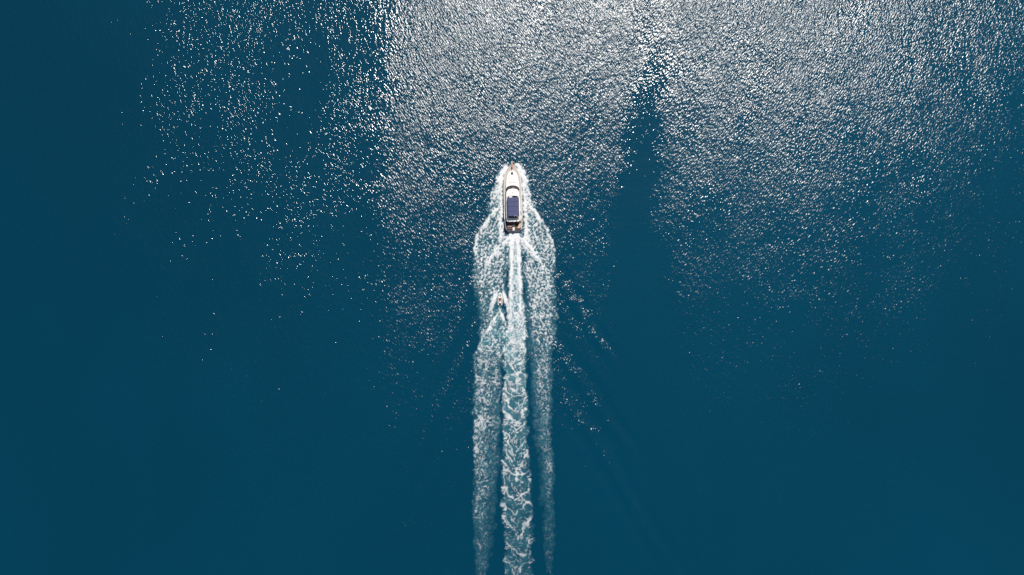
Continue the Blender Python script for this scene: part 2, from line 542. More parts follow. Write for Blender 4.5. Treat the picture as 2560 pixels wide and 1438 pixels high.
# --- propeller wash in the middle
C_xl = [(575, 1274), (600, 1272), (700, 1271), (760, 1270), (820, 1266), (880, 1259), (960, 1258), (1040, 1257), (1100, 1259), (1200, 1254), (1290, 1254), (1340, 1262), (1438, 1262), (1700, 1266)]
C_xr = [(575, 1300), (600, 1301), (700, 1306), (760, 1311), (820, 1316), (880, 1315), (960, 1317), (1040, 1321), (1100, 1320), (1200, 1327), (1290, 1331), (1340, 1330), (1438, 1330), (1700, 1334)]
JC = PX + 6.0 * fbm(WX / 2.4, WY / 2.8, 3, 205) * sstep(700, 1000, PY) + 2.5 * j1
mC, sC = band(C_xl, C_xr, tab(PY, [(600, 4), (900, 7), (1700, 12)]), tab(PY, [(600, 4), (900, 9), (1700, 16)]), JC)
mC = mC * sstep(576, 586, PY)
dC = tab(PY, [(580, 1.15), (640, 1.02), (690, .90), (740, .78), (790, .66), (880, .60), (960, .56), (1040, .47), (1100, .40), (1200, .34), (1300, .26), (1438, .20), (1550, .10), (1680, 0)])
xc = (tab(PY, C_xl) + tab(PY, C_xr)) / 2
hwc = (tab(PY, C_xr) - tab(PY, C_xl)) / 2
# twin streaks under the transom
tw = np.exp(-((PX + 2 * j1 - tab(PY, [(580, 1278), (800, 1276)])) / 6) ** 2) + np.exp(-((PX + 2 * j1 - tab(PY, [(580, 1295), (800, 1303)])) / 7) ** 2)
twf = sstep(585, 620, PY) * (1 - sstep(730, 830, PY))
dC = dC * (1 - twf) + dC * twf * (0.48 + 0.66 * np.clip(tw, 0, 1))
dC = dC * (1 + 0.22 * fbm((WX + 0.2 * j2) / 0.45, WY / 3.5, 2, 325) * (1 - sstep(780, 860, PY)))
# chevrons pointing astern, and thicker borders
wob = 13 * fbm(WX / 2.4, WY / 2.4, 2, 206, 0.4) + 20 * fbm(WX / 5.5, WY / 5.5, 2, 207)
def phase(q, t0, k):                        # running phase of waves that lengthen astern
    return np.log(np.maximum(t0 + k * (q - 800), 4) / t0) / k
ph = phase(PY + 1.15 * np.abs(PX - xc + 7 * j2) + 0.9 * wob, 17, 0.058)
chev = sstep(0.50, 1.0, 1 - np.abs(np.sin(np.pi * ph))) * np.clip(0.75 + 0.9 * fbm(WX / 1.7, WY / 1.7, 2, 209), 0.1, 1.2)
chf = sstep(820, 960, PY)
rim = np.exp(-((1 - np.abs(JC - xc) / hwc) / 0.20) ** 2) * (np.abs(JC - xc) < hwc * 1.1)
rim = rim * np.where(PX < xc, 1.0, 0.62)
dC = dC * (1 - 0.62 * chf) + chf * (0.10 + 0.26 * chev + 0.36 * rim) * tab(PY, [(900, 1.0), (1200, .92), (1438, .7), (1650, 0)])

# --- bright edges
E = [
    crest([(520, 1242), (543, 1223), (568, 1206), (593, 1192), (616, 1187), (655, 1187)], 10, 5, 1.1, 0.6, +1),
    crest([(503, 1316), (526, 1334), (547, 1350), (572, 1367), (595, 1377), (620, 1384), (668, 1387)], 10, 5, 1.1, 0.65, -1),
    crest([(594, 1272), (620, 1245), (644, 1226), (672, 1214), (704, 1206)], 20, 7, 1.15, 0.6, +1, 24),
    crest([(592, 1301), (612, 1318), (635, 1337), (660, 1353), (690, 1362)], 20, 7, 1.15, 0.6, -1, 24),
]
# streaks of spray thrown outwards beside the hull
stL = np.exp(-((PX + 2 * j1 - tab(PY, [(440, 1256), (500, 1253), (590, 1252), (640, 1244)])) / 8.5) ** 2) * sstep(430, 470, PY) * (1 - sstep(590, 640, PY))
stR = np.exp(-((PX + 2 * j1 - tab(PY, [(440, 1307), (500, 1311), (590, 1316), (640, 1326)])) / 8.5) ** 2) * sstep(430, 470, PY) * (1 - sstep(590, 640, PY))

thin = tab(PY, [(400, 1), (500, 1), (540, .84), (700, .78), (900, .76), (1100, .74), (1700, .66)])
DY = np.maximum(mL * DL, mR * DR) * thin
for e in E: DY = np.maximum(DY, e) + 0.25 * np.minimum(DY, e)
DY = np.maximum(DY, 0.92 * stL); DY = np.maximum(DY, 0.92 * stR)
# dark slots of clear water: along the hull and between the banks and the wash
slot = np.exp(-((PX + 1.5 * j1 - tab(PY, [(480, 1257.5), (577, 1261), (600, 1266)])) / 2.2) ** 2) * sstep(470, 500, PY) * (1 - sstep(590, 605, PY))
slot = slot + np.exp(-((PX + 1.5 * j1 - tab(PY, [(480, 1304.5), (540, 1307), (577, 1308), (600, 1306)])) / 3.0) ** 2) * sstep(470, 500, PY) * (1 - sstep(590, 605, PY))
gapL = np.exp(-((PX + 3 * j1 - tab(PY, [(600, 1267), (640, 1264), (700, 1262), (740, 1264)])) / 5.5) ** 2) * sstep(604, 640, PY) * (1 - sstep(715, 745, PY))
gapR = np.exp(-((PX + 3 * j1 - tab(PY, [(600, 1306), (640, 1311), (700, 1314), (760, 1319), (830, 1326), (960, 1328)])) / tab(PY, [(600, 4), (760, 7), (900, 9)])) ** 2) * sstep(610, 650, PY) * (1 - sstep(900, 1000, PY))
DY = DY * (1 - 0.75 * np.clip(slot + 0.75 * gapL + 0.8 * gapR, 0, 1))
DYC = np.maximum(DY, mC * dC)

# --- the jet ski
J_lo = [(720, 1246), (727, 1242), (737, 1234), (748, 1229), (768, 1221), (787, 1217), (815, 1214)]
J_li = [(720, 1249), (728, 1247), (745, 1243.5), (760, 1237), (775, 1233), (815, 1224)]
J_ri = [(720, 1251), (728, 1253), (745, 1256.5), (760, 1262), (775, 1266), (815, 1274)]
J_ro = [(720, 1253), (727, 1259), (737, 1267), (757, 1272), (768, 1279), (787, 1283), (815, 1288)]
jrow = sstep(724, 730, PY) * (1 - sstep(780, 815, PY))
b1, _ = band(J_lo, J_li, 4, 3, JXs); b2, _ = band(J_ri, J_ro, 3, 4, JXs)
jd = tab(PY, [(728, .98), (750, .90), (770, .72), (800, .5)])
DJ = np.maximum(b1, b2) * jd * jrow
DJ = np.maximum(DJ, crest([(774, 1249), (793, 1238), (820, 1222), (845, 1207), (864, 1197), (876, 1193)], 5.5, 6, 1.15, 0.85, +1, 10))
DJ = np.maximum(DJ, crest([(774, 1250), (793, 1258), (830, 1271), (862, 1284), (870, 1287)], 5, 5, 1.15, 0.75, -1, 8))
jet = np.exp(-((PX - 1249.5) / 2.6) ** 2) * sstep(761, 765, PY) * (1 - sstep(774, 790, PY))
DJ = np.maximum(DJ, 0.75 * jet)
vin, _ = band([(772, 1249), (862, 1198), (900, 1190)], [(772, 1250), (862, 1284), (900, 1290)], 3, 3, JXs)
vin = vin * sstep(780, 792, PY) * (1 - sstep(845, 900, PY))
DJ = np.maximum(DJ, vin * 0.30)
hole, _ = band([(727, 1247), (745, 1243.5), (760, 1237), (775, 1233), (795, 1230)], [(727, 1253), (745, 1256.5), (760, 1262), (775, 1266), (795, 1268)], 3, 3, JXs)
hole = hole * sstep(728, 740, PY) * (1 - sstep(775, 800, PY))
DYC = DYC * (1 - 0.85 * hole)

D = np.maximum(DYC, DJ)
# --- texture of the foam: speckle where the spray is young, worm-like lace as it ages
patch = fbm(WX / 2.6, WY / 4.5, 3, 320) + 0.6 * fbm((WX + np.sign(WX - 0.3) * WY * 0.5) / 1.2, (WY - np.sign(WX - 0.3) * WX * 0.5) / 5.0, 2, 324) * (1 - sstep(700, 820, PY))
young = 1 - sstep(660, 920, PY)
# spray is combed outwards and astern from the keel line
cmb = WX + np.sign(WX - 0.3) * (WY * 0.55)
cx = WX + 0.18 * fbm(WX / 0.7, WY / 0.7, 2, 301)
cy = WY + 0.18 * fbm(WX / 0.7, WY / 0.7, 2, 302)
spk = fbm(cx / 0.46, cy / 0.56, 2, 303, 0.6) + 0.45 * fbm(cmb / 0.55, (WY - np.sign(WX - 0.3) * WX * 0.55) / 2.2, 2, 321) - 0.5 * np.abs(fbm(cx / 1.1, cy / 1.4, 2, 309, 0.5))
w1 = WX + 0.6 * fbm(WX / 1.4, WY / 1.4, 2, 304); w2 = WY + 0.6 * fbm(WX / 1.4, WY / 1.4, 2, 305)
worm_s = -np.abs(fbm(w1 / 1.05, w2 / 1.2, 2, 312, 0.35)) + 0.10 * fbm(WX / 0.7, WY / 0.7, 1, 313)
worm_m = -np.abs(fbm(w1 / 2.3, w2 / 2.0, 2, 314, 0.3))
cell = -worley_edge(w1 / 1.1 + 3, w2 / 1.25, 322)
ph1 = ph
ph2 = phase(PY - 3 + 0.8 * np.abs(PX - xc - 12 * j2) + 1.3 * wob, 12, 0.045)
chv1 = -np.abs(np.sin(np.pi * ph1)); chv2 = -np.abs(np.sin(np.pi * ph2))
U_s = ranked(spk)
U_w = ranked(np.maximum(ranked(worm_s), 0.95 * ranked(cell)) + 0.35 * U_s + 0.25 * ranked(worm_m))
U_n = ranked(np.maximum(np.maximum(ranked(chv1 + 0.30 * j1), 0.92 * ranked(chv2 + 0.2 * j2)), 0.97 * ranked(worm_m)) + 0.26 * ranked(worm_s) + 0.12 * U_s)
old = 1 - young
U = U_s * young + U_w * old
cen = sstep(0, 0.4, mC) * sstep(800, 980, PY)
U = U * (1 - cen) + U_n * cen
D = D * (1 + 0.42 * patch * sstep(460, 560, PY) * (1 - 0.7 * sstep(.6, .9, D)))
Dn = np.clip(D, 0, 1.15)
soft = 0.27 * young + 0.24 * old
tone = np.clip(0.80 + 0.35 * fbm(WX / 2.0, WY / 3.2, 3, 323), 0.5, 1.0)
foam = sstep(-soft, soft, U - (1 - Dn)) * sstep(0.0, 0.22, D)
# thin films between the strands
film = (0.08 + sstep(0, .5, mC) * tab(PY, [(580, .60), (700, .42), (800, .32), (900, .2), (1100, .14)])) * sstep(0.15, 0.8, Dn) * np.clip(0.6 + 0.8 * fbm(WX / 1.3, WY / 2.0, 3, 319), 0, 1)
foam = foam * (1 - 0.22 * sstep(800, 950, PY) * (1 - sstep(0, .5, mC)))
foam = np.maximum(foam * (tone + (1 - tone) * sstep(0.6, 1, Dn)) * tab(PY, [(400, 1.0), (640, .95), (800, .90), (1000, .82), (1200, .72), (1438, .54), (1700, .4)]), film)
solid = sstep(0.80, 1.0, D)
foam = np.maximum(foam, solid * (0.80 + 0.20 * U_s))
aer = np.clip(0.8 * mC * tab(PY, [(580, .6), (700, .8), (800, .85), (900, .65), (1050, .45), (1200, .32), (1438, .22), (1600, 0)])
              + 0.34 * DY * (0.7 + 0.5 * fbm(WX / 1.6, WY / 2.2, 2, 310)) + 0.22 * vin + 0.2 * DJ + 0.22 * hole
              + 0.22 * sstep(0, .5, mL) * tab(PY, [(600, 1), (1438, .5), (1600, 0)]) + 0.22 * sstep(0, .5, mR) * tab(PY, [(600, 1), (1200, .7), (1500, 0)]), 0, 1)
aer = aer * (0.55 + 0.6 * np.clip(0.5 + fbm(WX / 2.2, WY / 2.6, 3, 311), 0, 1)) * sstep(0.0, 0.12, np.maximum(D, mC * 0.5))
aer = np.clip(aer, 0, 1)
for _ in range(1):                          # no detail finer than a hand
    f_ = np.pad(foam, 1, mode='edge')
    foam = (f_[1:-1, 1:-1] * 2 + f_[:-2, 1:-1] + f_[2:, 1:-1] + f_[1:-1, :-2] + f_[1:-1, 2:]) / 6
foam[:, :2] = 0; foam[:, -2:] = 0; aer[:, :2] = 0; aer[:, -2:] = 0

# heaped water: crests stand up, the lace is a few centimetres proud
hgt = sea_height(WX, WY) + 0.035
heap = np.zeros_like(WX)
for e in E: heap = np.maximum(heap, 0.30 * e)
heap = np.maximum(heap, 0.22 * mC * tab(PY, [(580, .6), (640, 1.6), (760, 1.0), (1000, .5), (1438, .2)]))
heap = np.maximum(heap, 0.42 * np.maximum(mL, mR) * tab(PY, [(405, 1), (450, .8), (520, .2), (600, 0)]))
heap = np.maximum(heap, 0.14 * DJ)
hgt = hgt + heap * (0.75 + 0.5 * j2) + 0.085 * foam * (0.35 + U_s) + 0.05 * foam * j1
wnd, rip = wind_field(WX, WY)
sid = side_field(WX, WY)
vis = (foam > 0.02) | (aer > 0.035)
fv = vis[:-1, :-1] | vis[:-1, 1:] | vis[1:, 1:] | vis[1:, :-1]
# the hull's own footprint carries no foam
inh = (PX > tab(PY, HULL_L) + 3) & (PX < tab(PY, HULL_R) - 3) & (PY > 414) & (PY < 574)
fv &= ~inh[:-1, :-1]
jj = DJ + 0.9 * hole + 0.001
isJ = (jj > np.maximum(DYC, 0.05)) & (PY > 724) & (PY < 900)
isJ = isJ[:-1, :-1]
att = {'foam': foam, 'aeration': aer, 'wind': wnd, 'ripple': rip, 'vignette_tint': vignette_tint(WX, WY), 'side': sid}
wk = link_mesh('wake_foam', grid_mesh('wake_foam', wx, wy, hgt, att, fv & ~isJ), M['water'])
tag(wk, 'long white foaming wake streaming back from the yacht', 'wake', kind='stuff')
wj = link_mesh('wake_foam', grid_mesh('wake_foam', wx, wy, hgt, att, fv & isJ), M['water'])
tag(wj, 'small forked foam trail of the jet ski inside the big wake', 'wake', kind='stuff')


# ================================================================ the yacht
# local frame: +Y ahead, origin on the waterline under the transom
AX0, AX1 = (1284.0, 577.0), (1279.7, 411.0)
YAW = math.atan2(AX0[0] - AX1[0], AX0[1] - AX1[1])
yacht = empty('yacht', (0.40, 14.2, 0.0), YAW)
tag(yacht, 'large white motor yacht with navy bimini top and teak side decks', 'yacht')


def ly(py, z=2.0):
    return (719 - py) * 0.1 * (1 - z / ALT) - 14.2


LOA = 16.35
BEAM = [(0.0, 1.80), (0.6, 2.0), (1.6, 2.15), (3.5, 2.24), (7.0, 2.26), (10.4, 2.24), (12.3, 2.12), (13.4, 1.93), (14.2, 1.70), (14.9, 1.38), (15.5, 0.96), (16.0, 0.50), (16.35, 0.05)]


def beam(y): return float(tab(y, BEAM))
def sheer(y): return 1.45 + 0.62 * max(0, y / LOA) ** 2.2


# hull: sections from transom to stem
def hull_sections(n=40):
    out = []
    for k in range(n):
        f = k / (n - 1)
        y = LOA * (1 - (1 - f) ** 1.35)
        b = max(beam(y), 0.03)
        z1 = sheer(y)
        flare = 0.93 - 0.30 * (f ** 3)
        rake = 0.9 * f ** 6
        pts = [(b, y, z1), (b * 0.985, y, z1 * 0.80), (b * (flare + 0.04), y - rake * 0.35, z1 * 0.45), (b * flare, y - rake * 0.7, 0.12),
               (b * flare * 0.82, y - rake, -0.30), (0.0, y - rake * 1.2, -0.75 + 0.5 * f ** 4)]
        out.append(pts)
    return out


secs = hull_sections()
bm = bmesh.new()
rings = []
for p in secs:
    left = [(-x, y, z) for x, y, z in p[:-1]]
    rings.append(left + [p[-1]] + list(reversed(p[:-1])))
add_rings(bm, rings, True, True, closed=False)
hull = from_bm('hull', bm, M['gelcoat'], yacht, angle=35)

# rub rail and boot stripe, port and starboard
for sd in (-1, 1):
    bm = bmesh.new()
    add_tube(bm, [(sd * (beam(y) + 0.01), y, sheer(y) - 0.16) for y in np.linspace(0.1, 16.2, 40)], 0.045, 6)
    from_bm('rub_rail', bm, M['offwhite'], hull, smooth=True)
    bm = bmesh.new()
    for i in range(len(secs) - 4):
        a, b = secs[i], secs[i + 1]
        q = []
        for (p, k0) in ((a, 0), (b, 0)):
            x0, y0, z0 = p[3]; x1, y1, z1 = p[2]
            lo = Vector((sd * (x0 + 0.006), y0, z0)); hi = Vector((sd * (x0 + (x1 - x0) * 0.3 + 0.006), y0 + (y1 - y0) * 0.3, z0 + (z1 - z0) * 0.3))
            q += [lo, hi]
        vs = [bm.verts.new(v) for v in (q[0], q[2], q[3], q[1])]
        bm.faces.new(vs)
    from_bm('boot_stripe', bm, M['antifoul'], hull, smooth=True)
    # row of oval portholes
    for py in (438, 452):
        y = ly(py)
        bm = bmesh.new()
        n = Vector((sd * 1, 0.18, 0)).normalized()
        ctr = Vector((sd * (beam(y) * 0.975 + 0.015), y, sheer(y) * 0.66))
        add_tube(bm, [ctr, ctr + n * 0.02], [0.13, 0.12], 12)
        for v in bm.verts: v.co.y = y + (v.co.y - y) * 2.0
        from_bm('porthole', bm, M['glass'], hull, smooth=False)

# deck ring of pale teak; stops at the cockpit
Y_CK = ly(553, 1.5)
dk = [(y, beam(y) - 0.10) for y, _ in BEAM] + [(LOA, 0.02)]
ol = outline(dk, Y_CK - 0.1, LOA - 0.12, 40)
bm = bmesh.new()
add_rings(bm, [[(x, y, sheer(y) - 0.10) for x, y in ol], [(x, y, sheer(y) + 0.005) for x, y in ol]])
from_bm('side_deck', bm, M['teak'], yacht)
# white bulwark cap
for sd in (-1, 1):
    bm = bmesh.new()
    yy = np.linspace(0.05, LOA - 0.06, 44)
    rr = []
    for y in yy:
        b = beam(y); z = sheer(y)
        i = max(b - 0.15, 0.01)
        rr.append([(sd * b * 1.006, y, z - 0.05), (sd * b * 1.006, y, z + 0.09), (sd * i, y, z + 0.09), (sd * i, y, z - 0.05)])
    add_rings(bm, rr)
    from_bm('bulwark_cap', bm, M['offwhite'], yacht, angle=40)

# trunk cabin on the foredeck
TR = [(0.0, 1.72), (2.5, 1.70), (3.6, 1.58), (4.6, 1.36), (5.3, 1.05), (5.65, 0.72), (5.85, 0.36), (5.93, 0.05)]
y_tr0 = ly(489, 2.4); y_tr1 = ly(426, 2.2)
TRK = [(y_tr0 + a * (y_tr1 - y_tr0) / 5.93, b) for a, b in TR]
ol = outline(TRK, y_tr0, y_tr1, 34)
def crown(x, y): return 2.62 - 0.10 * (x / 1.7) ** 2 - 0.30 * max(0.0, (y - y_tr0) / (y_tr1 - y_tr0)) ** 2.5
bm = bmesh.new()
rings = [[(x, y, sheer(y) - 0.02) for x, y in ol]]
o2 = scale_ol(ol, 0.985); rings.append([(x, y, crown(x, y) - 0.22) for x, y in o2])
for sc_, dz in ((0.965, -0.09), (0.93, -0.025), (0.86, 0.0), (0.6, 0.03), (0.25, 0.05)):
    o2 = scale_ol(ol, sc_); rings.append([(x, y, crown(x, y) + dz) for x, y in o2])
add_rings(bm, rings)
trunk = from_bm('trunk_cabin', bm, M['gelcoat'], yacht, angle=50)
# dark deck hatch with a frame
yh = ly(433.3, 2.5)
bm = bmesh.new(); add_box(bm, 0, yh, 2.60, 0.66, 0.64, 0.09, 0.025); hf = from_bm('hatch_frame', bm, M['steel'], trunk)
bm = bmesh.new(); add_box(bm, 0, yh, 2.645, 0.57, 0.55, 0.05, 0.015); from_bm('hatch_pane', bm, M['glass'], trunk)
# sun pad of three cushions
y0, y1 = ly(457.5, 2.7), ly(438, 2.7)
for k in range(3):
    bm = bmesh.new()
    add_box(bm, (k - 1) * 0.60, (y0 + y1) / 2, 2.69, 0.585, (y1 - y0) * (1.0 if k == 1 else 0.985), 0.13, 0.045)
    from_bm('sun_pad_cushion', bm, M['cream'], yacht, angle=40)

# deckhouse with raked windscreen
yw0 = ly(462.3, 2.7)            # foot of the screen
yw1 = ly(472.6, 3.5)            # brow
y_dk1 = ly(551, 3.0)
DKH = [(y_dk1, 1.62), (y_dk1 + 3, 1.72), (yw0 - 1.6, 1.72), (yw0 - 0.95, 1.66), (yw0 - 0.55, 1.5), (yw0 - 0.25, 1.15), (yw0 - 0.06, 0.6), (yw0, 0.05)]
ROOF = [(y_dk1, 1.55), (y_dk1 + 3, 1.62), (yw1 - 1.5, 1.62), (yw1 - 0.8, 1.52), (yw1 - 0.45, 1.33), (yw1 - 0.2, 1.0), (yw1 - 0.05, 0.5), (yw1, 0.05)]
n = 40
olb = outline(DKH, y_dk1, yw0, n); olt = outline(ROOF, y_dk1, yw1, n)
def lerp_ol(f): return [(a[0] + (b[0] - a[0]) * f, a[1] + (b[1] - a[1]) * f) for a, b in zip(olb, olt)]
bm = bmesh.new()
add_rings(bm, [ring_z(olb, 1.5), ring_z(olb, 2.56), ring_z(lerp_ol(0.08), 2.66), ring_z(lerp_ol(0.92), 3.36), ring_z(olt, 3.44)])
house = from_bm('deckhouse', bm, M['gelcoat'], yacht, angle=40)
# windscreen of three panes following the rake, side windows behind it
o1, o2 = lerp_ol(0.10), lerp_ol(0.90)
def pane(i0, i1, name, parent, off=0.012):
    bm = bmesh.new()
    rows = []
    for f in (0.10, 0.5, 0.90):
        o = lerp_ol(f); z = 2.66 + (f - 0.08) / 0.84 * 0.70
        row = []
        for i in range(i0, i1 + 1):
            x, y = o[i]
            a, c = o[max(i - 1, 0)], o[min(i + 1, len(o) - 1)]
            nx, ny = (c[1] - a[1]), -(c[0] - a[0]); L_ = math.hypot(nx, ny) or 1
            row.append((x + nx / L_ * off, y + ny / L_ * off, z + off * 0.8))
        rows.append(row)
    add_rings(bm, rows, False, False, closed=False)
    o = from_bm(name, bm, M['glass'], parent, smooth=True)
    md = o.modifiers.new('thickness', 'SOLIDIFY'); md.thickness = 0.012
    return o
idx = [i for i, (x, y) in enumerate(olb) if y > yw0 - 1.25]
i0, i1 = min(idx), max(idx)
third = (i1 - i0) // 3
for k in range(3):
    a = i0 + k * third; b = i1 if k == 2 else i0 + (k + 1) * third
    pane(a, b, 'windscreen_pane', house)
side_i = [i for i in range(n) if y_dk1 + 1.0 < olb[i][1] < yw0 - 1.4]
for rng in (side_i, [2 * n - 1 - i for i in reversed(side_i)]):
    m_ = len(rng) // 2
    pane(rng[0], rng[m_ - 1], 'side_window', house)
    pane(rng[m_], rng[-1], 'side_window', house)

# brow of the coachroof in front of the flying bridge
y_fb1 = ly(487.5, 3.9)
BRW = [(y_fb1 - 0.2, 1.68), (yw1 - 1.5, 1.68), (yw1 - 0.8, 1.58), (yw1 - 0.42, 1.38), (yw1 - 0.15, 1.05), (yw1 + 0.0, 0.55), (yw1 + 0.06, 0.05)]
ol = outline(BRW, y_fb1 - 0.2, yw1 + 0.06, 30)
bm = bmesh.new()
add_rings(bm, [ring_z(ol, 3.42), ring_z(ol, 3.50), ring_z(scale_ol(ol, 0.97), 3.58)] +
          [[(x, y, 3.58 + 0.16 * (1 - s_) + (0.30 * (1 - s_))) for x, y in scale_ol(ol, s_, -0.25 * (1 - s_))] for s_ in (0.9, 0.75, 0.5, 0.2)])
brow = from_bm('coachroof', bm, M['gelcoat'], yacht, angle=50)
# horn box and small lamp on the coachroof
yb = ly(481.8, 3.9)
bm = bmesh.new(); add_box(bm, 0.06, yb, 3.90, 0.36, 0.26, 0.16, 0.03, taper=0.8); from_bm('horn_box', bm, M['dark'], yacht)
bm = bmesh.new(); add_tube(bm, [(-0.46, yb - 0.25, 3.72), (-0.46, yb - 0.25, 3.94)], [0.05, 0.06], 8); from_bm('searchlight', bm, M['steel'], yacht)

# flying bridge: floor with an aft overhang, and a white coaming around it
y_fa = ly(554.5, 3.5)
FB = [(y_fa, 1.30), (y_fa + 0.25, 1.62), (y_fa + 0.9, 1.74), (y_fa + 3, 1.76), (y_fb1 - 1.0, 1.72), (y_fb1 - 0.3, 1.62), (y_fb1, 1.40)]
ol = outline(FB, y_fa, y_fb1, 34)
bm = bmesh.new()
add_rings(bm, [ring_z(ol, 3.40), ring_z(scale_ol(ol, 1.006), 3.48), ring_z(ol, 3.56), ring_z(scale_ol(ol, 0.97), 3.60)])
fbd = from_bm('flybridge_deck', bm, M['gelcoat'], yacht, angle=40)
y_ca = ly(548.0, 4.2)
CO = [(y_ca, 1.00), (y_ca + 0.12, 1.30), (y_ca + 0.4, 1.50), (y_ca + 1.0, 1.56), (y_fb1 - 1.0, 1.56), (y_fb1 - 0.35, 1.48), (y_fb1 - 0.10, 1.30), (y_fb1, 0.95)]
ol = outline(CO, y_ca, y_fb1, 40)
bm = bmesh.new()
inn = scale_ol(ol, 0.90)
add_rings(bm, [ring_z(ol, 3.58), ring_z(scale_ol(ol, 0.995), 4.02), ring_z(scale_ol(ol, 0.97), 4.12), ring_z(scale_ol(ol, 0.93), 4.12), ring_z(inn, 4.04), ring_z(inn, 3.62)], False, True)
from_bm('flybridge_coaming', bm, M['gelcoat'], yacht, angle=40)
# teak sole inside the coaming
bm = bmesh.new(); o2 = scale_ol(ol, 0.885); add_rings(bm, [ring_z(o2, 3.622), ring_z(o2, 3.645)]); from_bm('flybridge_sole', bm, M['brown'], yacht)
# low venturi screen ahead of the helm
yv = y_fb1 - 0.18
bm = bmesh.new()
add_rings(bm, [[(x, yv - 0.22 * (x / 1.2) ** 2, 4.10) for x in np.linspace(-1.2, 1.2, 15)], [(x * 0.98, yv - 0.10 - 0.22 * (x / 1.2) ** 2, 4.30) for x in np.linspace(-1.2, 1.2, 15)]], False, False, closed=False)
o = from_bm('venturi_screen', bm, M['glass'], yacht, smooth=True); md = o.modifiers.new('thickness', 'SOLIDIFY'); md.thickness = 0.015
# helm console, wheel, seats and an aft bench
yhm = ly(492.5, 4.2)
bm = bmesh.new(); add_box(bm, -0.55, yhm - 0.05, 3.95, 0.95, 0.55, 0.62, 0.06, taper=0.85); con = from_bm('helm_console', bm, M['offwhite'], yacht)
bm = bmesh.new()
c = Vector((-0.55, yhm - 0.42, 4.15))
add_tube(bm, [c + Vector((0.18 * math.cos(a), -0.08 * math.sin(a), 0.17 * math.sin(a))) for a in np.linspace(0, 2 * math.pi, 17)], 0.016, 5, False)
from_bm('steering_wheel', bm, M['dark'], con, smooth=True)
for sx in (-0.75, -0.2):
    bm = bmesh.new(); add_box(bm, sx, yhm - 1.15, 4.02, 0.48, 0.48, 0.14, 0.05); seat = from_bm('helm_seat', bm, M['cream'], yacht, angle=40)
    bm = bmesh.new(); add_box(bm, sx, yhm - 1.40, 4.32, 0.46, 0.12, 0.55, 0.05); from_bm('backrest', bm, M['cream'], seat, angle=40)
    bm = bmesh.new(); add_tube(bm, [(sx, yhm - 1.15, 3.63), (sx, yhm - 1.15, 3.97)], 0.05, 8); from_bm('pedestal', bm, M['steel'], seat, smooth=True)
bm = bmesh.new(); add_box(bm, 0.98, ly(520, 4), 3.85, 0.55, 2.6, 0.42, 0.05); from_bm('settee', bm, M['cream'], yacht, angle=40)
bm = bmesh.new(); add_box(bm, 1.08, ly(544.0, 4.0), 3.86, 0.24, 0.45, 0.44, 0.04); from_bm('side_locker', bm, M['tan'], yacht, angle=40)
bm = bmesh.new(); add_box(bm, -0.2, ly(545.5, 3.9), 3.80, 2.0, 0.42, 0.34, 0.05); from_bm('aft_bench', bm, M['grey'], yacht, angle=40)

# bimini: bent tubes carrying four canvas panels
ZB = 5.35
yb0, yb1 = ly(540.5, ZB), ly(493.5, ZB)
HB = 1.40
bm = bmesh.new()
for k in range(5):
    y = yb0 + (yb1 - yb0) * k / 4
    foot = yb0 + (yb1 - yb0) * (0.30 if k < 2 else 0.42 if k == 2 else 0.62)
    pts = [(-1.46, foot, 4.06), (-1.44, y, ZB - 0.22)] + [(HB * math.sin(t), y, ZB - 0.06 - 0.14 * (1 - math.cos(t))) for t in np.linspace(-1.3, 1.3, 9)] + [(1.44, y, ZB - 0.22), (1.46, foot, 4.06)]
    add_tube(bm, pts, 0.018, 6)
bim = from_bm('bimini_frame', bm, M['steel'], yacht, smooth=True)
for k in range(4):
    ya = yb0 + (yb1 - yb0) * k / 4 + 0.004; yb_ = yb0 + (yb1 - yb0) * (k + 1) / 4 - 0.004
    bm = bmesh.new()
    rows = []
    for j in range(7):
        f = j / 6; y = ya + (yb_ - ya) * f
        sag = 0.014 * math.sin(math.pi * f)
        row = []
        for i in range(15):
            g = -1 + 2 * i / 14
            hw = HB * (1.0 - (0.085 * max(0, 1 - (y - yb0) / 0.30) ** 2 + 0.06 * max(0, 1 - (yb1 - y) / 0.25) ** 2)) + 0.02 * math.sin(9 * y + 2 * np.sign(g))
            x = g * hw
            row.append((x, y + 0.03 * math.sin(3 * g), ZB - 0.20 * abs(g) ** 3.2 - sag * (1 - g * g) + 0.008 * math.sin(17 * g + 5 * f)))
        rows.append(row)
    add_rings(bm, rows, False, False, closed=False)
    p = from_bm('canvas_panel', bm, M['navy'], bim, smooth=True)
    md = p.modifiers.new('thickness', 'SOLIDIFY'); md.thickness = 0.02

# aft rail with lamps on the overhang
bm = bmesh.new()
yr = y_fa + 0.14
pts = [(-1.55, y_fa + 0.9, 4.05), (-1.50, y_fa + 0.35, 4.05), (-1.2, yr, 4.05), (1.2, yr, 4.05), (1.50, y_fa + 0.35, 4.05), (1.55, y_fa + 0.9, 4.05)]
add_tube(bm, pts, 0.018, 6)
rail = from_bm('aft_rail', bm, M['steel'], yacht, smooth=True)
for sx in (-1.2, -0.4, 0.4, 1.2):
    bm = bmesh.new(); add_tube(bm, [(sx, yr, 3.58), (sx, yr, 4.05)], 0.014, 6); from_bm('stanchion', bm, M['steel'], rail, smooth=True)
for px in (1272, 1281.5, 1291):
    sx = (px - 1283.2) * 0.1
    bm = bmesh.new(); add_box(bm, sx, ly(552.8, 3.7), 3.68, 0.20, 0.18, 0.16, 0.03); from_bm('deck_lamp', bm, M['dark'], yacht)
# radio whip and mast light
bm = bmesh.new(); add_tube(bm, [(1.45, y_ca + 0.9, 4.1), (1.5, y_ca + 0.5, 5.6)], [0.02, 0.008], 6); from_bm('antenna', bm, M['steel'], yacht, smooth=True)

